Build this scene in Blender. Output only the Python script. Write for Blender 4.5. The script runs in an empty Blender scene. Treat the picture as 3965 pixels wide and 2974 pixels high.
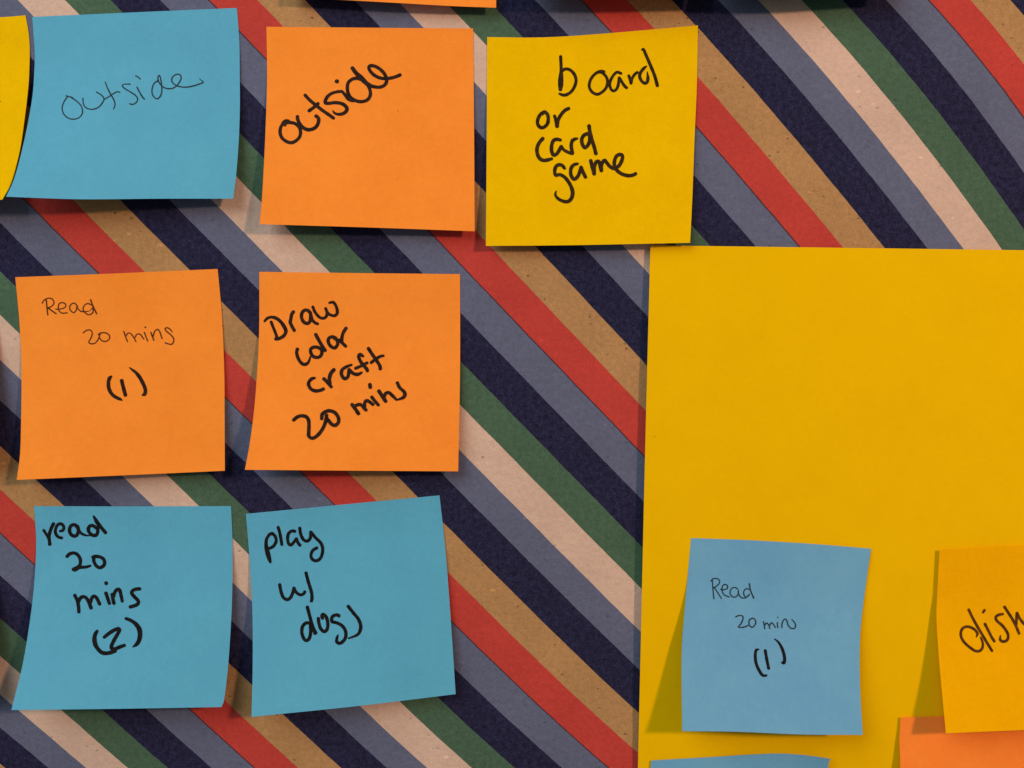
import bpy, math, random
from mathutils import Vector
random.seed(4)

# ------------------------------------------------------------------ camera, world, lamps
scene = bpy.context.scene
COL = scene.collection
W_SRC, H_SRC = 3965.0, 2974.0
PX = 0.3804 / W_SRC                 # metres of wall per photograph pixel (a sticky note is 76 mm)
DIST = 0.30                         # phone held 30 cm from the wall

cam_d = bpy.data.cameras.new('camera')
cam_d.sensor_width = 36.0
cam_d.angle_x = 2 * math.atan(0.1902 / DIST)
cam_d.clip_start = 0.01
cam_d.clip_end = 50
cam = bpy.data.objects.new('camera', cam_d)
cam.location = (0, -DIST, 0)
cam.rotation_euler = (math.radians(90), 0, 0)
COL.objects.link(cam)
scene.camera = cam

scene.view_settings.view_transform = 'Standard'
scene.view_settings.look = 'None'
scene.view_settings.exposure = 0.05
scene.view_settings.gamma = 1

world = bpy.data.worlds.new('World')
scene.world = world
world.use_nodes = True
world.node_tree.nodes['Background'].inputs[0].default_value = (0.90, 1.0, 0.98, 1)
world.node_tree.nodes['Background'].inputs[1].default_value = 0.19


def area_lamp(name, loc, target, size, power, col, shape='DISK'):
    d = bpy.data.lights.new(name, 'AREA')
    d.shape = shape
    d.size = size
    d.energy = power
    d.color = col
    o = bpy.data.objects.new(name, d)
    o.location = loc
    o.rotation_euler = (Vector(target) - Vector(loc)).to_track_quat('-Z', 'Y').to_euler()
    COL.objects.link(o)
    return o


# warm room lamp to the right, a little above; soft room light from the upper left
area_lamp('warm_lamp', (1.06, -1.00, 0.36), (0, 0, 0), 0.15, 13.7, (1.0, 0.66, 0.43))
area_lamp('room_lamp', (-0.72, -0.85, 0.80), (0, 0, 0), 1.25, 14.6, (0.86, 1.0, 1.0))


# ------------------------------------------------------------------ helpers
def wpos(x, y, h=0.0):
    """photograph pixel seen at height h off the wall -> the point itself"""
    k = (DIST - h) / DIST
    return ((x - W_SRC / 2) * PX * k, -h, (H_SRC / 2 - y) * PX * k)


def lin(c):
    return tuple(((v / 255 + 0.055) / 1.055) ** 2.4 if v > 10.3 else v / 255 / 12.92 for v in c)


def link(name, verts, faces, mat, parent=None, smooth=False, mats=None, fmat=None):
    me = bpy.data.meshes.new(name)
    me.from_pydata(verts, [], faces)
    for m in (mats or [mat]):
        me.materials.append(m)
    if fmat:
        me.polygons.foreach_set('material_index', fmat)
    if smooth:
        me.polygons.foreach_set('use_smooth', [True] * len(me.polygons))
    me.update()
    o = bpy.data.objects.new(name, me)
    COL.objects.link(o)
    if parent:
        o.parent = parent
    return o


def tag(o, label=None, cat=None, group=None, kind=None):
    if label: o['label'] = label
    if cat: o['category'] = cat
    if group: o['group'] = group
    if kind: o['kind'] = kind
    return o


def catmull(pts, step):
    """smooth dense samples of a polyline; pts are tuples of any size"""
    n = len(pts[0])
    if len(pts) < 3:
        q = [pts[0]] + list(pts) + [pts[-1]]
    else:
        q = [tuple(2 * a - b for a, b in zip(pts[0], pts[1]))] + list(pts) + \
            [tuple(2 * a - b for a, b in zip(pts[-1], pts[-2]))]
    out = []
    for i in range(1, len(q) - 2):
        p0, p1, p2, p3 = q[i - 1:i + 3]
        L = math.hypot(p2[0] - p1[0], p2[1] - p1[1])
        m = max(2, int(L / step))
        for j in range(m):
            t = j / m
            out.append(tuple(0.5 * (2 * p1[c] + (p2[c] - p0[c]) * t + (2 * p0[c] - 5 * p1[c] + 4 * p2[c] - p3[c]) * t * t
                                    + (3 * p1[c] - p0[c] - 3 * p2[c] + p3[c]) * t ** 3) for c in range(n)))
    out.append(tuple(pts[-1]))
    return out


# ------------------------------------------------------------------ materials
def base_mat(name, rough=0.85, spec=0.15):
    m = bpy.data.materials.new(name)
    m.use_nodes = True
    nt = m.node_tree
    b = nt.nodes['Principled BSDF']
    b.inputs['Roughness'].default_value = rough
    b.inputs['Specular IOR Level'].default_value = spec
    return m, nt, b


def node(nt, typ, **kw):
    n = nt.nodes.new(typ)
    for k, v in kw.items():
        if k in n.inputs:
            n.inputs[k].default_value = v
        else:
            setattr(n, k, v)
    return n


def ramp(nt, fac, stops):
    r = nt.nodes.new('ShaderNodeValToRGB')
    e = r.color_ramp.elements
    while len(e) < len(stops):
        e.new(0.5)
    for el, (p, c) in zip(e, stops):
        el.position = p
        el.color = (c[0], c[1], c[2], 1)
    nt.links.new(fac, r.inputs[0])
    return r.outputs[0]


def mix(nt, blend, fac, a, b):
    n = nt.nodes.new('ShaderNodeMix')
    n.data_type = 'RGBA'
    n.blend_type = blend
    for sock, v in ((n.inputs[0], fac), (n.inputs[6], a), (n.inputs[7], b)):
        if isinstance(v, (int, float)):
            sock.default_value = v
        elif isinstance(v, tuple):
            sock.default_value = (v[0], v[1], v[2], 1)
        else:
            nt.links.new(v, sock)
    return n.outputs[2]


def g(v):
    return (v, v, v)


def printed_paper(name, rgb, mottle=0.25, fleck=0.5, dense=0.0):
    """matt recycled paper: grain, mottled ink, pits and fibre flecks"""
    m, nt, b = base_mat(name, 0.95, 0.05)
    tc = nt.nodes.new('ShaderNodeTexCoord').outputs['Object']
    c = lin(rgb)

    def noise(scale, detail=4, rough=0.6):
        n = node(nt, 'ShaderNodeTexNoise', Scale=scale, Detail=detail, Roughness=rough)
        nt.links.new(tc, n.inputs['Vector'])
        return n.outputs[0]
    fine = noise(1500, 3, 0.7)
    mid = noise(520, 4, 0.62)
    big = noise(45, 3, 0.5)
    col = mix(nt, 'MULTIPLY', 1.0, c, ramp(nt, fine, [(0.3, g(1 - mottle)), (0.7, g(1 + mottle))]))
    col = mix(nt, 'MULTIPLY', 1.0, col, ramp(nt, mid, [(0.28, g(1 - mottle)), (0.72, g(1 + mottle * 0.9))]))
    col = mix(nt, 'MULTIPLY', 1.0, col, ramp(nt, big, [(0.3, g(0.93)), (0.7, g(1.06))]))
    # sparse flecks of darker and paler fibre
    for sc, lo, tint, off in ((300, 0.92 - dense, g(0.42), 0.0), (170, 0.95 - dense / 2, (1.4, 1.36, 1.3), 3.3)):
        mp = node(nt, 'ShaderNodeMapping')
        mp.inputs['Location'].default_value = (off, off, off)
        mp.inputs['Scale'].default_value = (1.0, 1.0, 1.6)
        nt.links.new(tc, mp.inputs[0])
        wn = node(nt, 'ShaderNodeTexNoise', Scale=900.0, Detail=2.0)
        nt.links.new(mp.outputs[0], wn.inputs['Vector'])
        dv = node(nt, 'ShaderNodeVectorMath', operation='MULTIPLY_ADD')
        nt.links.new(wn.outputs[1], dv.inputs[0])
        dv.inputs[1].default_value = (0.0016, 0.0016, 0.0016)
        nt.links.new(mp.outputs[0], dv.inputs[2])
        vo = node(nt, 'ShaderNodeTexVoronoi', Scale=float(sc))
        nt.links.new(dv.outputs[0], vo.inputs['Vector'])
        near = ramp(nt, vo.outputs['Distance'], [(0.10, g(1)), (0.2, g(0))])
        sx = node(nt, 'ShaderNodeSeparateXYZ')
        nt.links.new(vo.outputs['Color'], sx.inputs[0])
        pick = ramp(nt, sx.outputs[0], [(lo - 0.02, g(0)), (lo, g(1))])
        msk = mix(nt, 'MULTIPLY', 1.0, near, pick)
        f = mix(nt, 'MULTIPLY', 1.0, msk, g(fleck))
        col = mix(nt, 'MIX', f, col, mix(nt, 'MULTIPLY', 1.0, col, tint))
    nt.links.new(col, b.inputs['Base Color'])
    hgt = mix(nt, 'MIX', 0.5, fine, mid)
    bp = node(nt, 'ShaderNodeBump', Strength=0.55, Distance=0.00016)
    nt.links.new(hgt, bp.inputs['Height'])
    bp2 = node(nt, 'ShaderNodeBump', Strength=0.8, Distance=0.0005)
    nt.links.new(noise(260, 4, 0.6), bp2.inputs['Height'])
    nt.links.new(bp.outputs[0], bp2.inputs['Normal'])
    nt.links.new(bp2.outputs[0], b.inputs['Normal'])
    return m


def note_paper(name, rgb, blotch, sheer=0.12, grain=1.0):
    """smooth coloured note paper, slightly see-through to light"""
    m, nt, b = base_mat(name, 0.9, 0.03)
    tc = nt.nodes.new('ShaderNodeTexCoord').outputs['Object']
    c = lin(rgb)
    cb = lin(blotch)
    n1 = node(nt, 'ShaderNodeTexNoise', Scale=38.0, Detail=6.0, Roughness=0.68)
    n2 = node(nt, 'ShaderNodeTexNoise', Scale=2100.0, Detail=2.0, Roughness=0.6)
    n3 = node(nt, 'ShaderNodeTexNoise', Scale=420.0, Detail=3.0, Roughness=0.6)
    for n in (n1, n2, n3):
        nt.links.new(tc, n.inputs['Vector'])
    col = mix(nt, 'MIX', ramp(nt, n1.outputs[0], [(0.34, g(0)), (0.68, g(1))]), c, cb)
    col = mix(nt, 'MULTIPLY', 1.0, col, ramp(nt, n2.outputs[0], [(0.25, g(1 - 0.05 * grain)), (0.75, g(1 + 0.05 * grain))]))
    col = mix(nt, 'MULTIPLY', 1.0, col, ramp(nt, n3.outputs[0], [(0.25, g(1 - 0.03 * grain)), (0.75, g(1 + 0.03 * grain))]))
    # a few specks
    vo = node(nt, 'ShaderNodeTexVoronoi', Scale=95.0)
    nt.links.new(tc, vo.inputs['Vector'])
    sx = node(nt, 'ShaderNodeSeparateXYZ')
    nt.links.new(vo.outputs['Color'], sx.inputs[0])
    msk = mix(nt, 'MULTIPLY', 1.0, ramp(nt, vo.outputs['Distance'], [(0.02, g(1)), (0.05, g(0))]),
              ramp(nt, sx.outputs[0], [(0.93, g(0)), (0.95, g(0.5))]))
    col = mix(nt, 'MIX', msk, col, mix(nt, 'MULTIPLY', 1.0, col, g(0.45)))
    nt.links.new(col, b.inputs['Base Color'])
    bp = node(nt, 'ShaderNodeBump', Strength=0.2 * grain, Distance=0.00006)
    nt.links.new(n3.outputs[0], bp.inputs['Height'])
    nt.links.new(bp.outputs[0], b.inputs['Normal'])
    tr = nt.nodes.new('ShaderNodeBsdfTranslucent')
    nt.links.new(col, tr.inputs[0])
    mx = nt.nodes.new('ShaderNodeMixShader')
    mx.inputs[0].default_value = sheer
    out = nt.nodes['Material Output']
    nt.links.new(b.outputs[0], mx.inputs[1])
    nt.links.new(tr.outputs[0], mx.inputs[2])
    nt.links.new(mx.outputs[0], out.inputs[0])
    return m


def ink_mat(name, rgb):
    m, nt, b = base_mat(name, 0.7, 0.08)
    tc = nt.nodes.new('ShaderNodeTexCoord').outputs['Object']
    n = node(nt, 'ShaderNodeTexNoise', Scale=420.0, Detail=4.0, Roughness=0.65)
    nt.links.new(tc, n.inputs['Vector'])
    c = lin(rgb)
    nt.links.new(mix(nt, 'MULTIPLY', 1.0, c, ramp(nt, n.outputs[0], [(0.32, g(0.6)), (0.72, g(1.9))])),
                 b.inputs['Base Color'])
    return m


PRINT = {
    'red': printed_paper('red_print', (180, 61, 54), 0.1, 0.5),
    'navy': printed_paper('navy_print', (38, 36, 61), 0.5, 0.5),
    'slate': printed_paper('slate_blue_print', (93, 95, 118), 0.13, 0.6),
    'pink': printed_paper('pink_print', (199, 165, 148), 0.08, 0.8),
    'green': printed_paper('green_print', (71, 94, 75), 0.18, 0.6),
    'line': printed_paper('overprint_line', (76, 46, 52), 0.15, 0.3),
}
KRAFT = printed_paper('kraft_paper', (168, 124, 82), 0.14, 1.0, 0.12)
BLUE = note_paper('blue_note_paper', (94, 170, 201), (90, 164, 196))
BLUE_R = note_paper('sky_blue_note_paper', (114, 169, 202), (105, 161, 200))
ORANGE = note_paper('orange_note_paper', (253, 146, 54), (246, 138, 48))
CORAL = note_paper('coral_orange_note_paper', (253, 138, 54), (249, 130, 49))
YELLOW = note_paper('yellow_note_paper', (240, 187, 0), (233, 179, 0))
AMBER = note_paper('amber_note_paper', (243, 173, 0), (237, 167, 0))
BOARD = note_paper('yellow_board', (229, 176, 0), (225, 172, 0), 0.0, 0.55)
WALLM = printed_paper('painted_plaster', (205, 198, 188), 0.05, 0.2)
INK = {'blue': ink_mat('black_ink_on_blue', (20, 16, 18)), 'orange': ink_mat('black_ink_on_orange', (38, 21, 15)),
       'yellow': ink_mat('black_ink_on_yellow', (44, 28, 12)), 'amber': ink_mat('brown_black_ink', (74, 40, 12)),
       'pen_orange': ink_mat('dark_pen_ink', (82, 40, 18)), 'pen_blue': ink_mat('dark_pen_on_blue', (36, 48, 56))}

# ------------------------------------------------------------------ wall and striped paper
EXT = 0.34 * W_SRC                  # how far the paper goes on past the picture
wx0, _, wz1 = wpos(-EXT - 900, -EXT - 900)
wx1, _, wz0 = wpos(W_SRC + EXT + 900, H_SRC + EXT + 900)
v = [(wx0, 0.0015, wz0), (wx1, 0.0015, wz0), (wx1, 0.0015, wz1), (wx0, 0.0015, wz1)]
v += [(a, 0.06, c) for a, _, c in v]
wall = link('wall', v, [(0, 1, 2, 3), (7, 6, 5, 4), (0, 4, 5, 1), (1, 5, 6, 2), (2, 6, 7, 3), (3, 7, 4, 0)], WALLM)
tag(wall, kind='structure')

px0, _, pz1 = wpos(-EXT, -EXT)
px1, _, pz0 = wpos(W_SRC + EXT, H_SRC + EXT)
v = [(px0, 0, pz0), (px1, 0, pz0), (px1, 0, pz1), (px0, 0, pz1)]
v += [(a, 0.0003, c) for a, _, c in v]
paper = link('striped_paper', v, [(0, 1, 2, 3), (7, 6, 5, 4), (0, 4, 5, 1), (1, 5, 6, 2), (2, 6, 7, 3), (3, 7, 4, 0)], KRAFT)
tag(paper, 'kraft wrapping paper with printed diagonal stripes in red, navy, slate, pink and green',
    'wrapping paper')

# the print is not quite straight: stripe number as a smooth function of the place on the sheet
STRIPE_C = [-9.408, -22.148, -2.9868, 5.8807, 0.19768, -41.23, 22.79, 1.4357, -4.6657, -7.8272, 19.22, 1.3998, -2.005, -12.041, -29.308, 2.0615, 3.6794, -0.96307, 4.2316, 10.856, 3.8211]
STRIPE_OFF = [0.001285, -0.02025, -0.02252, -0.07273, 0.01976, 0.01593, 0.06036, 0.01817]


def poly_u(x, y):
    u = ux = uy = 0.0
    i = 0
    for a in range(6):
        for b_ in range(6 - a):
            c = STRIPE_C[i]
            i += 1
            u += c * x ** a * y ** b_
            if a: ux += c * a * x ** (a - 1) * y ** b_
            if b_: uy += c * b_ * x ** a * y ** (b_ - 1)
    return u, ux, uy


def stripe_u(x, y):
    xc = min(max(x, -0.505), 0.505)
    yc = min(max(y, -0.38), 0.38)
    u, ux, uy = poly_u(xc, yc)
    return u + ux * (x - xc) + uy * (y - yc), ux


def solve_x(target, y, x):
    for _ in range(14):
        u, ux = stripe_u(x, y)
        d = (target - u) / max(ux, 8.0)
        x += max(-0.2, min(0.2, d))
        if abs(d) < 1e-6:
            break
    return x


ROWS = 150
rows_y = [(-EXT + (H_SRC + 2 * EXT) * r / ROWS) / W_SRC - 0.375 for r in range(ROWS + 1)]
XMIN, XMAX = -0.5 - EXT / W_SRC, 0.5 + EXT / W_SRC
EDGE = {}


def edge_x(k):
    if k not in EDGE:
        out = []
        x = 0.0
        for r, yy in enumerate(rows_y):
            x = solve_x(k - STRIPE_OFF[k % 8], yy, x)
            out.append(x + 0.00028 * math.sin(r * 1.7 + k * 2.1) * math.sin(r * 0.63 + k))
        EDGE[k] = out
    return EDGE[k]


ORDER = {0: ('red', 'red printed stripe'), 2: ('navy', 'dark navy printed stripe'), 3: ('slate', 'slate blue printed stripe'),
         4: ('pink', 'pale pink printed stripe'), 5: ('green', 'dark green printed stripe'),
         6: ('navy', 'dark navy printed stripe'), 7: ('slate', 'slate blue printed stripe')}


def stripe_mesh(name, left, right, mat, depth, label):
    verts, faces = [], []
    prev = None
    for r, yy in enumerate(rows_y):
        a = min(max(left[r], XMIN), XMAX)
        b_ = min(max(right[r], XMIN), XMAX)
        if b_ - a < 1e-6:
            prev = None
            continue
        z = -(yy) * W_SRC * PX + 0.0
        z = (H_SRC / 2 - (yy + 0.375) * W_SRC) * PX
        i = len(verts)
        for q in range(5):
            verts.append(((a + (b_ - a) * q / 4) * W_SRC * PX, -depth, z))
        if prev is not None:
            for q in range(4):
                faces.append((prev + q, i + q, i + q + 1, prev + q + 1))
        prev = i
    if not faces:
        return
    o = link(name, verts, faces, mat, paper)
    if label:
        o['label'] = label


for k in range(-52, 30):
    if k % 8 == 1:
        continue                     # bare kraft shows between the red and the navy
    key, lab = ORDER[k % 8]
    stripe_mesh('stripe', edge_x(k), edge_x(k + 1), PRINT[key], 0.00006, lab)
    if k % 8 == 0:                   # the red overlaps the slate in a thin dark line
        e = edge_x(k)
        stripe_mesh('overprint_line', [x - 0.0009 for x in e], [x + 0.0007 for x in e], PRINT['line'], 0.00009, None)

# ------------------------------------------------------------------ sheets of paper
GRID = 40


class Sheet:
    """a thin sheet whose four edges are seen along the given pixel curves, lifted off the wall by h(s, t)"""

    def __init__(self, name, frame, top, right, bottom, left, lift, mat, thick=0.00011):
        ox, oy, sc = frame
        self.e = []
        for c in (top, right, bottom, left):
            d = catmull([(ox + x / sc, oy + y / sc) for x, y in c], 6)
            acc = [0.0]
            for a, b_ in zip(d, d[1:]):
                acc.append(acc[-1] + math.hypot(b_[0] - a[0], b_[1] - a[1]))
            self.e.append((d, [q / acc[-1] for q in acc]))
        self.lift = lift
        n = GRID
        P = [[self.px(i / n, j / n) for i in range(n + 1)] for j in range(n + 1)]
        self.P = P
        verts, faces = [], []
        for back in (0, 1):
            for j in range(n + 1):
                for i in range(n + 1):
                    verts.append(wpos(*P[j][i], lift(i / n, j / n) - back * thick))
        m = (n + 1) * (n + 1)
        for j in range(n):
            for i in range(n):
                a = j * (n + 1) + i
                faces.append((a, a + n + 1, a + n + 2, a + 1))
                faces.append((m + a, m + a + 1, m + a + n + 2, m + a + n + 1))
        ns = len(faces)
        ring = [i for i in range(n + 1)] + [j * (n + 1) + n for j in range(1, n + 1)] + \
               [n * (n + 1) + i for i in range(n - 1, -1, -1)] + [j * (n + 1) for j in range(n - 1, 0, -1)]
        r0 = len(verts)
        for i in ring:
            verts.append(verts[i])
            verts.append(verts[m + i])
        L = len(ring)
        for q in range(L):
            a, b_ = r0 + 2 * q, r0 + 2 * ((q + 1) % L)
            faces.append((a, b_, b_ + 1, a + 1))
        self.o = link(name, verts, faces, mat)
        self.o.data.polygons.foreach_set('use_smooth', [i < ns for i in range(len(faces))])
        self.eps = 0.00003

    def ev(self, i, t):
        d, acc = self.e[i]
        lo, hi = 0, len(acc) - 1
        while hi - lo > 1:
            md = (lo + hi) // 2
            if acc[md] <= t: lo = md
            else: hi = md
        w = (t - acc[lo]) / max(1e-9, acc[hi] - acc[lo])
        return (d[lo][0] + (d[hi][0] - d[lo][0]) * w, d[lo][1] + (d[hi][1] - d[lo][1]) * w)

    def px(self, s, t):
        T, R, B, L = self.ev(0, s), self.ev(1, t), self.ev(2, s), self.ev(3, t)
        tl, tr, br, bl = self.e[0][0][0], self.e[0][0][-1], self.e[2][0][-1], self.e[2][0][0]
        return tuple((1 - t) * T[c] + t * B[c] + (1 - s) * L[c] + s * R[c]
                     - ((1 - s) * (1 - t) * tl[c] + s * (1 - t) * tr[c] + s * t * br[c] + (1 - s) * t * bl[c])
                     for c in (0, 1))

    def height(self, x, y):
        tl, tr, bl = self.P[0][0], self.P[0][-1], self.P[-1][0]
        s, t = (x - tl[0]) / (tr[0] - tl[0]), (y - tl[1]) / (bl[1] - tl[1])
        for _ in range(5):
            p = self.px(min(max(s, 0), 1), min(max(t, 0), 1))
            s += (x - p[0]) / (tr[0] - tl[0])
            t += (y - p[1]) / (bl[1] - tl[1])
        return self.lift(min(max(s, 0), 1), min(max(t, 0), 1))

    def write(self, name, label, frame, w, strokes, ink):
        """pen strokes of one word as ink lying on the sheet"""
        ox, oy, sc = frame
        verts, faces = [], []

        def put(x, y, e):
            verts.append(wpos(x, y, self.height(x, y) + e))
            return len(verts) - 1
        rnd = random.Random(len(label) * 7 + len(strokes))
        for st in strokes:
            ww = w
            if isinstance(st[0], (int, float)):
                ww, st = st[0], st[1:]
            pts = [(ox + p[0] / sc, oy + p[1] / sc, (p[2] if len(p) > 2 else 1.0) * ww / sc / 2) for p in st]
            d = catmull(pts, 3.2)
            n = len(d)
            e0 = self.eps
            pa = pb = None
            ph, fr = rnd.random() * 6, 0.5 + rnd.random() * 0.4
            for i, (x, y, r) in enumerate(d):
                r = max(r, 0.6) * (1 + 0.05 * math.sin(i * fr + ph) * math.sin(i * 0.23 + ph))
                e = e0 + 0.000003 * i / n
                x0, y0, _ = d[max(0, i - 1)]
                x1, y1, _ = d[min(n - 1, i + 1)]
                L = math.hypot(x1 - x0, y1 - y0) or 1
                nx, ny = -(y1 - y0) / L, (x1 - x0) / L
                a, b_ = put(x + nx * r, y + ny * r, e), put(x - nx * r, y - ny * r, e)
                if pa is not None:
                    faces.append((pa, pb, b_, a))
                pa, pb = a, b_
                if i in (0, n - 1):   # rounded ends
                    sg = -1 if i == 0 else 1
                    tx, ty = (x1 - x0) / L * sg, (y1 - y0) / L * sg
                    fan = [put(x + r * (nx * math.cos(q) + tx * math.sin(q) * 0.9), y + r * (ny * math.cos(q) + ty * math.sin(q) * 0.9), e)
                           for q in [math.pi * z / 7 for z in range(1, 7)]]
                    f = [a] + fan + [b_]
                    faces.append(tuple(f if i == 0 else f[::-1]))
            # a dab of ink where the pen turned sharply
            for p0, p1, p2 in zip(pts, pts[1:], pts[2:]):
                a1 = math.atan2(p1[1] - p0[1], p1[0] - p0[0])
                a2 = math.atan2(p2[1] - p1[1], p2[0] - p1[0])
                if abs((a2 - a1 + math.pi) % (2 * math.pi) - math.pi) > 0.9:
                    faces.append(tuple(put(p1[0] + p1[2] * math.cos(-q), p1[1] + p1[2] * math.sin(-q), e0 + 0.0000036)
                                       for q in [2 * math.pi * z / 12 for z in range(12)])[::-1])
            self.eps += 0.000004
        o = link(name, verts, faces, ink, self.o)
        o['label'] = label
        return o


def lifted(base, left, right, power=1.7, start=0.16, bow=0.0, top=None):
    """stuck along the top, curling off the wall towards the bottom; heights in mm"""
    def h(s, t):
        f = max(0.0, (t - start) / (1 - start)) ** power
        v = base + (left * (1 - s) + right * s) * f + bow * 4 * s * (1 - s) * f
        v += 0.35 * math.sin(5.2 * s + left) * math.sin(4.1 * t + right) * min(1, f * 3)
        if top:
            v += top(s) * max(0.0, 1 - t / 0.35) ** 2
        return v / 1000
    return h


WORD, NUMBER = 'handwritten_word', 'handwritten_number'
NOTES = 'square sticky notes'

# ---- blue note, thin pen "outside"
fA = (0, 0, 1.952)
n1 = Sheet('sticky_note', fA, [(243, 128), (1000, 94), (1790, 60)],
           [(1790, 60), (1808, 300), (1812, 550), (1813, 800), (1805, 1050), (1785, 1320), (1762, 1502)],
           [(45, 1487), (600, 1506), (1200, 1502), (1762, 1502)],
           [(243, 128), (262, 400), (258, 560), (245, 730), (205, 960), (150, 1200), (100, 1370), (45, 1487)],
           lifted(0.3, 13, 5.5, 1.5), BLUE)
tag(n1.o, 'light blue sticky note with outside written in thin pen, bottom left corner curling out', 'sticky note', NOTES)
n1.write(WORD, 'outside in thin pen', (220, 260, 3.687), 19, [
    [(150, 425), (105, 490), (77, 570), (85, 640), (125, 700), (190, 738), (250, 742), (310, 725), (355, 680), (367, 630), (350, 560), (300, 500), (240, 455), (185, 425), (130, 410)],
    [12, (165, 420), (210, 425), (240, 445)],
    [(373, 445), (375, 500), (390, 550), (430, 588), (500, 603), (560, 590), (610, 560), (650, 510), (672, 465), (665, 430), (630, 395), (565, 355)],
    [(675, 462), (730, 430), (790, 390), (850, 355), (880, 352), (900, 360)],
    [(690, 210, .7), (720, 290), (770, 390, 1.1), (810, 460, 1.1), (830, 520), (822, 570), (805, 600, .7)],
    [(1045, 242), (980, 242, .8), (940, 252, .8), (935, 270), (970, 305), (1060, 360), (1120, 400), (1150, 440), (1150, 480), (1120, 515), (1075, 532), (1040, 522)],
    [22, (1145, 287), (1180, 355), (1215, 415), (1248, 455)], [(1125, 122), (1155, 138), (1190, 168)],
    [(1440, 197), (1400, 220), (1372, 265), (1358, 330), (1365, 390), (1395, 435), (1430, 452), (1465, 432), (1490, 385), (1500, 320), (1495, 250), (1480, 160), (1465, 118), (1450, 125), (1442, 160), (1455, 210), (1490, 260), (1540, 295), (1600, 308), (1660, 298), (1715, 262), (1755, 205), (1775, 150), (1760, 112), (1725, 100), (1680, 115), (1645, 155), (1640, 195), (1665, 235), (1720, 268), (1800, 285), (1880, 282), (1970, 262), (2050, 235), (2090, 215), (2065, 190, .7), (2038, 167, .6)],
], INK['pen_blue'])

# ---- orange note, thick marker "outside"
fB = (900, 0, 1.659)
n2 = Sheet('sticky_note', fB, [(218, 172), (900, 178), (1546, 183)], [(1546, 183), (1552, 800), (1556, 1486)],
           [(176, 1440), (900, 1462), (1556, 1486)],
           [(218, 172), (222, 500), (214, 800), (200, 1100), (188, 1300), (176, 1440)],
           lifted(0.3, 7, 4.5, 1.6), ORANGE)
tag(n2.o, 'orange sticky note with outside slanting upward in thick black marker', 'sticky note', NOTES)
n2.write(WORD, 'outside in thick marker', (1060, 220, 4.254), 57, [
    [(230, 1085), (160, 1100), (112, 1170), (106, 1260), (140, 1340), (210, 1395), (290, 1415), (370, 1380), (430, 1310), (440, 1220), (410, 1150), (350, 1100), (270, 1082), (200, 1085), (150, 1090)],
    [(170, 1075, 1.1), (205, 1050, .9), (255, 1045, .4)], [(165, 1095), (190, 1130, .8)],
    [62, (390, 985), (395, 1030), (430, 1110), (490, 1170), (560, 1200), (640, 1190), (700, 1150), (735, 1080), (735, 1010), (695, 975)],
    [(515, 630), (600, 720), (700, 800), (800, 880), (900, 950), (985, 1010)], [(580, 890), (650, 840), (730, 770)],
    [(1120, 570, .9), (1050, 575, .9), (960, 600, .9), (890, 650), (850, 720), (850, 760), (920, 765), (1000, 755), (1100, 765), (1170, 800, 1.1), (1205, 850, 1.15), (1190, 900, 1.1), (1130, 940), (1050, 945, .8), (1000, 925, .7), (975, 890, .4)],
    [(1125, 570, .8), (1170, 620, 1.0), (1240, 690, 1.4), (1310, 720, 1.1)],
    [(1370, 350), (1290, 370), (1225, 430), (1212, 520), (1230, 610), (1280, 680), (1360, 725), (1450, 738), (1540, 710), (1588, 640), (1588, 560), (1550, 470), (1470, 390), (1370, 350)],
    [(1295, 185, 1.15), (1350, 260, 1.25), (1430, 340, 1.5), (1500, 410, 1.4), (1560, 460, 1.3), (1640, 490), (1740, 500), (1820, 470), (1860, 400), (1840, 310), (1780, 230), (1690, 165), (1610, 145), (1568, 165), (1580, 220), (1640, 290), (1740, 345), (1850, 358), (1950, 345), (2030, 320), (2082, 297)],
    [66, (1033, 403), (1047, 405)],
], INK['orange'])

# ---- yellow note "board or card game"
fC = (1800, 0, 1.659)
n3 = Sheet('sticky_note', fC, [(143, 238), (500, 240), (900, 215), (1497, 163)],
           [(1497, 163), (1490, 550), (1475, 900), (1462, 1250), (1447, 1560)],
           [(135, 1580), (700, 1575), (1447, 1560)], [(143, 238), (140, 900), (135, 1580)],
           lifted(0.3, 4.5, 4.5, 1.6), YELLOW)
tag(n3.o, 'yellow sticky note reading board or card game in black marker', 'sticky note', NOTES)
z3, z4 = (2140, 170, 5.027), (2050, 400, 4.147)
n3.write(WORD, 'board in black marker', z3, 64, [
    [(155, 245), (160, 350), (165, 470), (165, 570, 1.2), (158, 680, 1.65), (155, 800, 1.6), (150, 890, 1.2)],
    [(190, 520), (240, 490), (310, 495), (380, 540), (435, 620), (455, 720), (430, 820), (370, 920), (280, 985), (200, 995), (130, 970, .7)],
    [60, (1000, 545), (940, 530), (860, 560), (780, 630), (725, 730), (712, 830), (745, 910), (810, 965), (880, 980), (960, 940), (1030, 870), (1065, 780), (1060, 680), (1010, 600), (940, 550), (860, 570, .6)],
    [58, (1330, 575), (1260, 550), (1200, 590), (1140, 680), (1110, 780), (1130, 870), (1180, 915), (1240, 885), (1275, 800), (1295, 660)],
    [62, (1295, 660), (1340, 730), (1400, 820), (1440, 855)],
    [60, (1483, 620), (1510, 700), (1525, 768)], [58, (1525, 768), (1545, 680), (1590, 600), (1648, 553)],
    [(1825, 435, .5), (1770, 480), (1710, 560), (1695, 640), (1730, 720), (1790, 766), (1840, 740), (1855, 660), (1847, 590, .6), (1842, 540, .3)],
    [(1730, 118, .4), (1765, 105, .9), (1810, 200), (1870, 340), (1930, 480), (1985, 620, 1.05), (2020, 740, 1.05), (2038, 815)],
], INK['yellow'])
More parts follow.
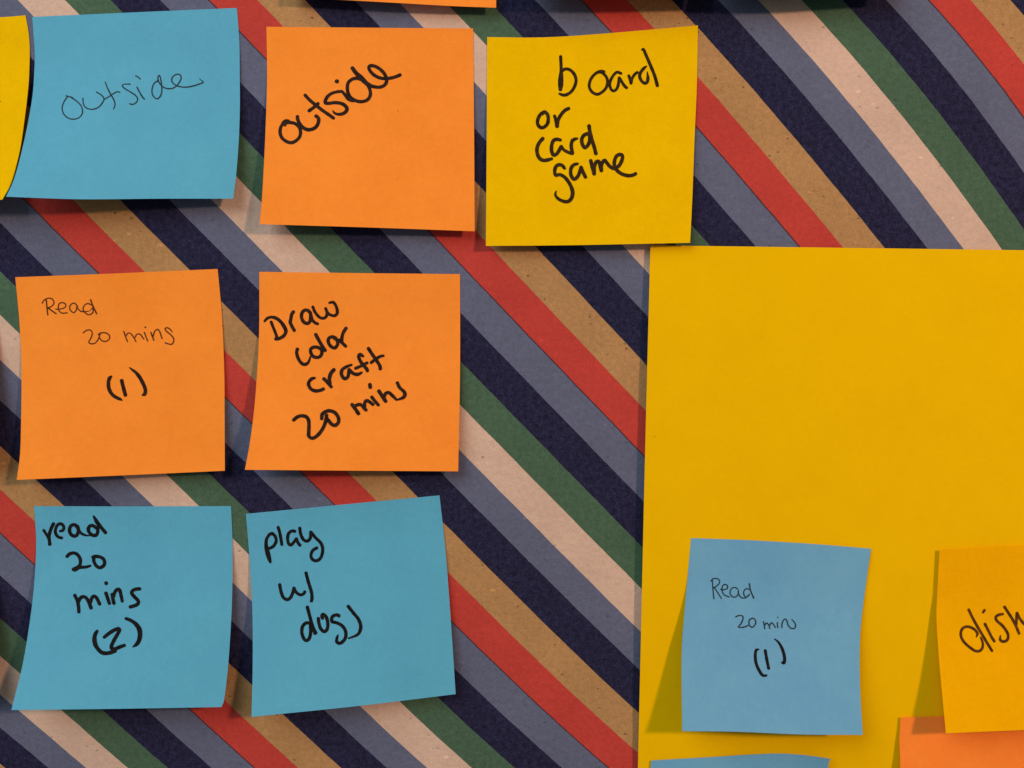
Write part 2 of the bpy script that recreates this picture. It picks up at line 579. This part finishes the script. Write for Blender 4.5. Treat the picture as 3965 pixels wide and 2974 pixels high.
n3.write(WORD, 'or in black marker', z4, 58, [
    [(240, 140), (180, 175), (135, 260), (135, 340), (180, 388), (230, 385), (285, 335), (303, 260), (290, 180), (240, 138), (205, 170)],
    [(402, 200, .8), (425, 270), (445, 370, 1.1)], [(445, 360), (465, 260), (510, 180), (570, 115), (632, 82)]], INK['yellow'])
n3.write(WORD, 'card in black marker', z4, 60, [
    [(215, 565), (160, 630), (125, 710), (125, 800), (160, 880), (220, 915), (290, 910), (360, 890, .8)],
    [(500, 590, .8), (440, 578), (385, 600), (357, 680), (357, 770), (390, 830), (440, 810), (480, 750), (510, 695)],
    [52, (510, 690), (550, 745), (620, 785), (690, 810)],
    [(690, 803), (675, 720), (672, 660), (690, 600), (730, 575, .9), (770, 565, .6)],
    [(940, 485), (880, 510), (842, 570), (848, 650), (890, 712), (940, 670), (970, 590), (965, 480)],
    [(957, 362), (970, 450), (1000, 570), (1040, 700), (1068, 808)]], INK['yellow'])
n3.write(WORD, 'game in black marker', z4, 58, [
    [(565, 1045, .8), (530, 1000), (480, 985), (430, 1010), (407, 1070), (410, 1130), (430, 1155), (490, 1145, .9), (570, 1190), (640, 1280), (690, 1400, 1.1), (685, 1500, 1.1), (640, 1565), (580, 1580), (500, 1555, .9), (440, 1510, .8), (415, 1460, .7), (430, 1410, .4)],
    [(775, 970, .7), (710, 990), (667, 1050), (665, 1140), (700, 1210), (740, 1210), (790, 1150), (828, 1035)],
    [(828, 1025), (860, 1100), (900, 1185)],
    [(985, 920), (1010, 1030), (1040, 1135)], [(1040, 1130), (1045, 1010), (1080, 935), (1120, 940), (1135, 1010), (1155, 1082)],
    [(1155, 1080), (1160, 980), (1205, 915), (1240, 950), (1290, 1010), (1360, 1045), (1440, 1000), (1490, 900), (1490, 835), (1440, 822), (1390, 860), (1365, 940), (1370, 1020), (1420, 1090), (1500, 1140), (1600, 1162), (1680, 1145), (1705, 1128)],
], INK['yellow'])

# ---- orange note "Read 20 mins (1)"
fD = (0, 950, 1.659)
n4 = Sheet('sticky_note', fD, [(98, 205), (700, 182), (1398, 152)],
           [(1398, 152), (1425, 450), (1440, 800), (1443, 1100), (1444, 1448)],
           [(107, 1507), (780, 1478), (1444, 1448)],
           [(98, 205), (125, 500), (138, 800), (135, 1150), (128, 1350), (107, 1507)],
           lifted(0.3, 7, 4.5, 1.8), ORANGE)
tag(n4.o, 'orange sticky note reading Read 20 mins in thin pen and (1) in marker', 'sticky note', NOTES)
z5 = (140, 1130, 3.95)
n4.write(WORD, 'Read in thin pen', z5, 20, [
    [22, (155, 130), (165, 240), (178, 355)],
    [(92, 175), (120, 130), (180, 98), (235, 105), (272, 150), (262, 195), (215, 235), (160, 245)], [22, (175, 245), (240, 290), (305, 335)],
    [(300, 265), (360, 265), (420, 250), (455, 220), (440, 180), (400, 165), (360, 175), (340, 220), (345, 280), (380, 320), (420, 327), (475, 320)],
    [(620, 205), (590, 175), (550, 180), (515, 220), (520, 275), (560, 315), (590, 310), (615, 270), (625, 210), (640, 260), (690, 300), (760, 302, .8), (820, 290, .5), (850, 255, .6)],
    [(850, 205), (800, 180), (750, 195), (718, 250), (735, 305), (790, 348), (830, 345), (870, 310), (865, 230)], [23, (832, 122), (870, 220), (925, 335)],
], INK['pen_orange'])
n4.write(NUMBER, '20 in thin pen', z5, 20, [
    [(720, 628), (760, 595), (810, 582), (850, 605), (855, 660), (830, 720), (805, 775), (845, 795), (900, 785), (940, 740), (965, 690)],
    [(950, 655), (980, 630), (1050, 625), (1110, 655), (1125, 700), (1095, 745), (1040, 758), (990, 735), (965, 680), (985, 640)]], INK['pen_orange'])
n4.write(WORD, 'mins in thin pen', z5, 20, [
    [(1340, 605), (1365, 680), (1395, 760)], [(1370, 680), (1400, 635), (1440, 635), (1480, 680), (1525, 760)],
    [(1510, 700), (1540, 650), (1590, 650), (1645, 720)], [(1655, 620), (1680, 690), (1705, 750)], [24, (1667, 540), (1674, 543)],
    [(1755, 618), (1775, 680), (1800, 740)], [(1785, 690), (1810, 610), (1850, 575), (1885, 600), (1925, 715)],
    [(2080, 615, .6), (2045, 570), (2000, 548), (1970, 565), (1990, 600), (2050, 650), (2095, 700), (2105, 750), (2075, 800), (2030, 798), (1975, 780)]], INK['pen_orange'])
n4.write(NUMBER, '(1) in thick marker', (380, 1400, 10.055), 145, [
    [(520, 570, .5), (450, 640), (405, 760), (398, 900), (420, 1050), (480, 1190), (580, 1310, .95), (710, 1400, .9), (850, 1460, .8), (940, 1510, .3)],
    [(915, 740), (960, 930), (1010, 1120), (1060, 1310)],
    [(1220, 235, .3), (1330, 320, .6), (1450, 410, .85), (1580, 560), (1680, 720), (1760, 880), (1820, 1030), (1840, 1150), (1810, 1270), (1725, 1305, .5)]], INK['orange'])

# ---- orange note "Draw color craft 20 mins"
fE = (900, 950, 1.659)
n5 = Sheet('sticky_note', fE, [(172, 170), (800, 178), (1462, 185)], [(1462, 185), (1462, 800), (1450, 1452)],
           [(80, 1442), (700, 1447), (1450, 1452)],
           [(172, 170), (172, 500), (163, 750), (140, 1050), (110, 1280), (80, 1442)],
           lifted(0.3, 10, 5, 1.5), ORANGE)
tag(n5.o, 'orange sticky note reading Draw color craft 20 mins in thick black marker', 'sticky note', NOTES)
z7, z8 = (1000, 1140, 5.529), (1110, 1320, 4.147)
n5.write(WORD, 'Draw in thick marker', z7, 76, [
    [66, (275, 588), (330, 730), (385, 870), (398, 930)], [(135, 575, .7), (190, 515, .85), (270, 487, .85), (370, 505), (460, 565), (540, 665, 1.1), (590, 780, 1.1), (560, 870), (490, 925), (420, 952), (370, 955)],
    [(755, 372), (715, 430), (697, 530), (685, 600), (725, 690), (772, 772)],
    [(1110, 390), (1060, 343), (1000, 338), (945, 380), (924, 460), (945, 550), (1000, 610), (1070, 618), (1112, 560), (1122, 450), (1115, 390)],
    [68, (1130, 450), (1160, 550), (1220, 610), (1272, 630)],
    [66, (1168, 268), (1200, 350), (1260, 440), (1330, 500), (1400, 510), (1460, 465), (1470, 380), (1442, 300)],
    [66, (1445, 310), (1490, 400), (1560, 445), (1640, 455), (1690, 400, 1.1), (1685, 310), (1650, 220), (1600, 168), (1520, 180, .8)]], INK['orange'])
n5.write(WORD, 'color in thick marker', z7, 74, [
    [(838, 1170), (822, 1240), (840, 1330), (890, 1430), (960, 1495), (1030, 1490), (1080, 1440, .8), (1118, 1330, .5)],
    [(1340, 1170), (1270, 1132), (1180, 1132), (1120, 1180), (1130, 1260), (1180, 1330), (1270, 1350), (1340, 1310), (1365, 1230), (1340, 1170)],
    [78, (1230, 857), (1290, 970), (1360, 1090), (1430, 1200)],
    [(1650, 930), (1590, 907), (1520, 930), (1497, 990), (1520, 1070), (1580, 1130), (1640, 1145), (1690, 1090), (1700, 1020), (1650, 930)],
    [62, (1620, 940), (1690, 970), (1750, 975)],
    [(1880, 722), (1820, 820), (1790, 930), (1790, 1010)], [(1740, 985), (1800, 1040), (1872, 1110)]], INK['orange'])
n5.write(WORD, 'craft in thick marker', z8, 57, [
    [(450, 595, .7), (400, 610), (357, 660), (357, 720), (400, 780), (470, 803), (540, 793), (590, 772)],
    [(597, 608), (650, 660), (715, 738)], [64, (760, 462, .9), (710, 520), (685, 610), (690, 690)],
    [(1040, 385, .7), (960, 415, .9), (895, 460), (877, 520), (900, 580), (940, 606), (985, 570), (1002, 470)],
    [(1002, 460), (1040, 500), (1090, 533), (1150, 535), (1205, 507, .6)],
    [(1225, 245, .8), (1180, 217), (1157, 250), (1180, 320), (1240, 400), (1285, 450), (1295, 480)], [50, (1105, 440), (1200, 400), (1292, 352)],
    [(1312, 120), (1370, 210), (1440, 310), (1495, 400), (1503, 450)], [50, (1357, 348), (1430, 290), (1500, 250), (1555, 238, .8)]], INK['orange'])
n5.write(NUMBER, '20 in thick marker', z8, 58, [
    [(112, 1270), (170, 1222), (240, 1203), (310, 1217), (350, 1270), (358, 1360), (355, 1450), (357, 1530), (410, 1562), (480, 1530), (560, 1440), (610, 1340), (635, 1250), (640, 1190)],
    [(563, 1250), (570, 1180), (620, 1137), (690, 1122), (770, 1150), (825, 1220), (833, 1300), (780, 1355), (720, 1335), (660, 1260)]], INK['orange'])
n5.write(WORD, 'mins in thick marker', z8, 54, [
    [60, (1050, 1022), (1100, 1090), (1153, 1168)], [(1090, 1050), (1150, 1022), (1200, 1030), (1240, 1080), (1275, 1110)],
    [(1250, 1080), (1255, 990), (1290, 957), (1340, 985), (1385, 1020)], [(1367, 902), (1420, 970), (1473, 1030)], [60, (1335, 700), (1342, 745)],
    [60, (1482, 805), (1530, 880), (1590, 970)], [(1565, 900), (1590, 843), (1640, 830), (1700, 880), (1765, 945, .8)],
    [(1777, 672), (1815, 750), (1880, 810), (1900, 860, 1.1), (1870, 910), (1790, 942, .6)]], INK['orange'])

# ---- blue note "read 20 mins (2)"
fF = (0, 1850, 1.659)
n6 = Sheet('sticky_note', fF, [(218, 182), (800, 184), (1484, 182)],
           [(1484, 182), (1494, 450), (1490, 800), (1470, 1150), (1450, 1350), (1432, 1460), (1422, 1473)],
           [(73, 1492), (700, 1485), (1422, 1473)],
           [(218, 182), (232, 400), (222, 650), (195, 900), (145, 1200), (73, 1492)],
           lifted(0.3, 13, 9, 1.4), BLUE)
tag(n6.o, 'light blue sticky note reading read 20 mins (2) in thick black marker', 'sticky note', NOTES)
z9, z10 = (140, 1980, 5.027), (260, 2230, 5.184)
n6.write(WORD, 'read in thick marker', z9, 70, [
    [56, (147, 368), (210, 470), (255, 560), (265, 640, 1.3)], [(337, 243), (290, 340), (250, 480), (262, 600)],
    [62, (465, 385, .8), (520, 370), (540, 310), (500, 250), (440, 248), (395, 300), (372, 390), (400, 470), (450, 508), (500, 518)],
    [(800, 310), (760, 265), (700, 268), (655, 320), (652, 400), (690, 460), (750, 483), (800, 450), (822, 370), (805, 290)],
    [56, (830, 370), (880, 430), (960, 465, .8), (1050, 475, .3)],
    [(1170, 320), (1100, 278), (1040, 290), (1015, 350), (1040, 420), (1100, 465), (1165, 463), (1198, 400), (1195, 310)],
    [(1120, 97, .6), (1190, 220, 1.2), (1270, 320), (1350, 415)]], INK['blue'])
n6.write(NUMBER, '20 in thick marker', z9, 68, [
    [(600, 878), (650, 830), (730, 810), (800, 840), (850, 910), (862, 990), (840, 1060), (780, 1100), (725, 1130, 1.1), (760, 1135, 1.1), (850, 1092), (960, 1085, .9), (1055, 1060, .7)],
    [(1095, 890, .8), (1150, 877), (1240, 887), (1310, 930), (1333, 1000), (1310, 1060), (1240, 1097), (1170, 1060), (1125, 980), (1118, 900)]], INK['blue'])
n6.write(WORD, 'mins in thick marker', z10, 72, [
    [(152, 390), (205, 500), (228, 620), (235, 725)], [(225, 520), (270, 440), (330, 417), (390, 450), (440, 540), (480, 645)],
    [(465, 530), (500, 435), (540, 408), (590, 440), (630, 520), (652, 565)],
    [(778, 345), (810, 440), (847, 553)], [76, (780, 140), (785, 152)],
    [(903, 370), (920, 470), (938, 550)], [(925, 420), (960, 320), (1010, 270), (1050, 280), (1075, 360), (1105, 510, .85)],
    [(1455, 260), (1380, 265), (1310, 300), (1297, 350), (1350, 420), (1420, 490), (1430, 540), (1390, 583), (1310, 610), (1265, 622)]], INK['blue'])
n6.write(NUMBER, '(2) in thick marker', z10, 80, [
    [(600, 1108, .8), (560, 1180), (547, 1280, 1.15), (570, 1390, 1.1), (630, 1480), (700, 1540), (790, 1553), (880, 1535), (965, 1500)],
    [74, (742, 1232, .85), (830, 1160), (930, 1095), (1030, 1058), (1048, 1090), (1010, 1170), (940, 1290), (890, 1400), (892, 1455), (960, 1465), (1060, 1425), (1150, 1393, .9)],
    [(1180, 855, .8), (1290, 900, .9), (1390, 980, 1.1), (1450, 1080, 1.2), (1462, 1190, 1.2), (1440, 1300, 1.1), (1390, 1375, .9), (1320, 1425, .35)]], INK['blue'])

# ---- blue note "play w/ dogs"
fG = (900, 1850, 1.659)
n7 = Sheet('sticky_note', fG, [(86, 232), (700, 173), (1330, 113)], [(1330, 113), (1370, 480), (1405, 950), (1434, 1390)],
           [(123, 1536), (800, 1467), (1434, 1390)], [(86, 232), (112, 550), (128, 850), (130, 1200), (123, 1536)],
           lifted(0.3, 10.5, 4.5, 1.4), BLUE)
tag(n7.o, 'light blue sticky note, tilted, reading play w/ dogs in thick black marker', 'sticky note', NOTES)
z11 = (1000, 2020, 3.318)
n7.write(WORD, 'play in thick marker', z11, 42, [
    [(180, 150), (140, 170), (105, 230), (102, 310, 1.2), (120, 400, 1.5), (140, 470, 1.4), (155, 520, .8)], [(180, 150), (218, 190), (230, 250), (200, 310), (150, 342)],
    [(255, 72), (280, 160), (303, 295)],
    [(470, 125), (430, 120), (388, 155), (377, 220), (390, 280), (420, 300), (460, 260), (490, 220)], [(490, 220), (510, 270), (537, 305)],
    [(533, 82), (545, 160), (580, 230), (630, 250), (668, 210), (675, 135)],
    [(675, 132), (730, 200), (800, 270), (827, 340), (820, 420), (790, 480), (740, 503), (692, 480), (677, 430), (700, 370), (752, 337)]], INK['blue'])
n7.write(WORD, 'w/ in thick marker', z11, 43, [
    [(275, 808), (290, 890), (320, 970), (365, 1000), (410, 980), (445, 910), (458, 852)], [40, (458, 852), (490, 910), (540, 940), (585, 925), (598, 900)],
    [(613, 658), (645, 780), (682, 900), (690, 980), (683, 1020)]], INK['blue'])
n7.write(WORD, 'dogs in thick marker', z11, 44, [
    [(660, 1302), (610, 1303), (568, 1350), (560, 1430), (585, 1500), (615, 1528), (655, 1500), (673, 1420), (670, 1330)],
    [(630, 1097), (660, 1210), (700, 1350), (732, 1430, 1.3)],
    [(772, 1242), (778, 1300), (800, 1370), (845, 1412), (885, 1380), (893, 1300), (870, 1220), (830, 1190), (817, 1210), (825, 1242)],
    [(1037, 1210), (1010, 1197), (960, 1212), (942, 1250), (952, 1285), (1010, 1300), (1080, 1340), (1122, 1410), (1120, 1490), (1080, 1545), (1040, 1562), (1007, 1540), (1012, 1490, .8), (1025, 1455, .4)],
    [(1155, 1087), (1220, 1170), (1285, 1250), (1315, 1330), (1308, 1400), (1270, 1455, .8), (1160, 1500, .5)]], INK['blue'])

# ---- big yellow sheet of card on the right
BASE = 2.05
board = Sheet('poster_board', (0, 0, 0.5579), [(1405, 530), (1800, 535), (3000, 551)], [(3000, 551), (2990, 2700)],
              [(1353, 2700), (2200, 2700), (2990, 2700)], [(1405, 530), (1393, 1000), (1378, 1659), (1353, 2700)],
              lambda s, t: BASE / 1000 - 0.0006 + 0.0009 * math.exp(-s * 9) * math.sin(math.pi * min(1, t * 1.3 + 0.1)) + 0.00045 * math.sin(7 * s + 1.0) * math.sin(6 * t + 0.6), BOARD, 0.0005)
tag(board.o, 'large blank yellow poster board stuck over the stripes, holding small notes near its bottom', 'poster board')

# ---- notes on the board
fH = (2450, 2000, 1.703)
n8 = Sheet('sticky_note', fH, [(385, 142), (800, 158), (1200, 182), (1480, 205), (1572, 212)],
           [(1572, 212), (1540, 430), (1508, 680), (1497, 850), (1497, 1050), (1505, 1250), (1517, 1440)],
           [(327, 1415), (700, 1420), (1100, 1437), (1517, 1440)],
           [(385, 142), (362, 400), (340, 650), (325, 850), (322, 1050), (327, 1415)],
           lifted(BASE + 0.3, 11, 9, 1.5, 0.2), BLUE_R)
tag(n8.o, 'blue sticky note on the yellow poster board, reading Read 20 mins (1)', 'sticky note', NOTES)
z12 = (2730, 2220, 3.95)
n8.write(WORD, 'Read in thin pen', z12, 20, [
    [(112, 100), (120, 240), (135, 390)], [(90, 120), (120, 85), (180, 80), (222, 110), (215, 155), (170, 200), (125, 220)], [(140, 215), (190, 290), (250, 385)],
    [(240, 245), (300, 250), (345, 225), (335, 180), (300, 170), (265, 200), (262, 270), (295, 330), (370, 362)],
    [(500, 240), (450, 215), (400, 240), (382, 300), (410, 350), (455, 365), (500, 330), (512, 260)], [(505, 280), (530, 350), (580, 378), (630, 370), (670, 330)],
    [(680, 250), (630, 235), (592, 280), (600, 340), (640, 362), (680, 320)], [23, (678, 160), (695, 260), (745, 380)]], INK['pen_blue'])
n8.write(NUMBER, '20 in thin pen', z12, 21, [
    [(470, 665), (520, 645), (575, 655), (580, 700), (550, 770), (510, 820), (560, 828), (620, 815), (660, 795)],
    [(720, 690), (680, 710), (672, 770), (700, 820), (740, 815), (775, 760), (765, 710), (725, 685), (690, 710)]], INK['pen_blue'])
n8.write(WORD, 'mins in thin pen', z12, 20, [
    [(893, 740), (905, 790), (912, 850)], [(910, 800), (940, 760), (975, 790), (990, 845)], [(985, 800), (1020, 755), (1060, 800), (1075, 830)],
    [(1105, 755), (1112, 830)], [(1110, 672), (1114, 676)],
    [(1175, 830), (1180, 760), (1215, 700), (1250, 720), (1270, 790), (1310, 838), (1370, 840), (1385, 790), (1360, 740), (1330, 712)]], INK['pen_blue'])
n8.write(NUMBER, '(1) in thick marker', z12, 46, [
    [(820, 1162, .5), (782, 1175, .9), (768, 1260), (780, 1370), (820, 1470), (880, 1558), (940, 1562, .7)],
    [(921, 1180), (945, 1320), (973, 1455)],
    [(1065, 1005, .4), (1120, 1050, .7), (1170, 1130), (1205, 1230), (1218, 1320, 1.1), (1205, 1370, 1.1), (1180, 1365, .8)]], INK['blue'])

fI = (3265, 2000, 1.703)
n10 = Sheet('sticky_note', fI, [(378, 1325), (660, 1318), (1530, 1300)], [(1530, 1300), (1560, 2450)],
            [(385, 2460), (900, 2455), (1560, 2450)], [(378, 1325), (371, 1480), (375, 1600), (380, 1900), (385, 2460)],
            lifted(BASE + 0.25, 9, 6, 1.3, 0.05), CORAL)
tag(n10.o, 'reddish orange sticky note at the bottom right, tucked under the amber dish note', 'sticky note', NOTES)

n9 = Sheet('sticky_note', fI, [(635, 222), (900, 205), (1192, 192), (1810, 165)], [(1810, 165), (1830, 800), (1850, 1380)],
           [(677, 1430), (1192, 1410), (1850, 1385)],
           [(635, 222), (620, 500), (615, 680), (632, 950), (655, 1200), (677, 1430)],
           lifted(BASE + 0.45, 9, 7, 1.5, 0.22), AMBER)
tag(n9.o, 'amber yellow sticky note at the right edge beginning dish in brown marker', 'sticky note', NOTES)
n9.write(WORD, 'dish in thick marker', (3685, 2320, 6.914), 78, [
    [(660, 1010, .5), (692, 930), (640, 840), (560, 780), (460, 742), (370, 742), (290, 790), (245, 890), (255, 1010), (310, 1120), (400, 1220), (510, 1310), (630, 1385), (740, 1390), (815, 1320), (835, 1210, .9), (815, 1110, .8), (775, 1020, .6)],
    [(455, 282), (560, 500), (680, 720), (800, 920), (930, 1140), (1080, 1385)],
    [(892, 665), (970, 820), (1060, 1000), (1142, 1130)], [66, (840, 355), (880, 295, 1.1)],
    [(1370, 400, .9), (1280, 415), (1195, 460), (1180, 520), (1230, 600), (1340, 690), (1430, 800), (1500, 920), (1510, 1040), (1460, 1115), (1370, 1135), (1300, 1085), (1305, 975, .5)],
    [(1415, 208), (1520, 370), (1640, 560), (1730, 740), (1805, 920)], [(1725, 700), (1735, 560), (1750, 370)],
    [(1750, 370), (1810, 500), (1890, 610), (1936, 660), (2010, 720)]], INK['amber'])

fJ = (2440, 2700, 1.4505)
n11 = Sheet('sticky_note', fJ, [(120, 355), (470, 335), (680, 322), (840, 316), (980, 325), (1125, 345)],
            [(1125, 345), (1112, 397), (1095, 700), (1090, 1270)], [(90, 1270), (600, 1270), (1090, 1270)],
            [(120, 355), (115, 397), (100, 800), (90, 1270)],
            lifted(BASE + 0.3, 7, 7, 1.4, 0.2, top=lambda s: 4.5 * max(0.0, (s - 0.35) / 0.65) ** 1.1), BLUE_R)
tag(n11.o, 'blue sticky note cut by the bottom edge, its top edge bulging off the yellow board', 'sticky note', NOTES)

# ---- notes cut by the top and left edges
n12 = Sheet('sticky_note', (0, 0, 1), [(1140, -720), (1921, -715)], [(1921, -715), (1921, -300), (1921, 30)],
            [(1120, -12), (1334, 0), (1600, 15), (1760, 24), (1921, 30)], [(1140, -720), (1120, -12)],
            lifted(0.3, 5, 4, 1.5), ORANGE)
tag(n12.o, 'orange sticky note above, only its bottom strip showing at the top of the picture', 'sticky note', NOTES)
n13 = Sheet('sticky_note', (0, 40, 2.183), [(-1300, 100), (-600, 78), (0, 58), (215, 42)],
            [(215, 42), (240, 180), (250, 300), (250, 420), (240, 640), (205, 940), (165, 1200), (95, 1460), (20, 1600)],
            [(-1400, 1650), (-600, 1640), (20, 1600)], [(-1300, 100), (-1330, 900), (-1400, 1650)],
            lifted(0.3, 6, 11, 1.5), YELLOW)
tag(n13.o, 'yellow sticky note cut by the left edge, curling away beside the thin-pen outside note', 'sticky note', NOTES)
n13.write(WORD, 'end of a marker stroke', (0, 40, 2.183), 16, [[(-160, 690), (-80, 720), (-20, 755), (2, 772, .5)]], INK['yellow'])

# ---- the neighbours just past the top and left of the picture (their shade falls into it)
n14 = Sheet('sticky_note', (0, 0, 1), [(2040, -740), (2750, -730)], [(2750, -730), (2745, -16)], [(2040, -22), (2400, -14), (2745, -16)],
            [(2040, -740), (2040, -22)], lifted(0.3, 9, 8, 1.4), YELLOW)
tag(n14.o, 'yellow sticky note just above the top edge, left of the blue one there', 'sticky note', NOTES)
n15 = Sheet('sticky_note', (0, 0, 1), [(2770, -740), (3470, -735)], [(3470, -735), (3465, -30)], [(2768, -16), (3100, -12), (3465, -30)],
            [(2770, -740), (2768, -16)], lifted(0.3, 9, 8, 1.4), BLUE)
tag(n15.o, 'light blue sticky note just above the top edge, right of the yellow one there', 'sticky note', NOTES)
n16 = Sheet('sticky_note', (0, 0, 1), [(-760, 1030), (-30, 1040)], [(-30, 1040), (-14, 1400), (-26, 1790)], [(-790, 1800), (-26, 1790)],
            [(-760, 1030), (-790, 1800)], lifted(0.3, 7, 9, 1.4), ORANGE)
tag(n16.o, 'orange sticky note just past the left edge in the middle row', 'sticky note', NOTES)
n17 = Sheet('sticky_note', (0, 0, 1), [(-760, 1960), (-40, 1955)], [(-40, 1955), (-22, 2350), (-34, 2700)], [(-790, 2720), (-34, 2700)],
            [(-760, 1960), (-790, 2720)], lifted(0.3, 7, 9, 1.4), BLUE)
tag(n17.o, 'light blue sticky note just past the left edge in the lowest row', 'sticky note', NOTES)
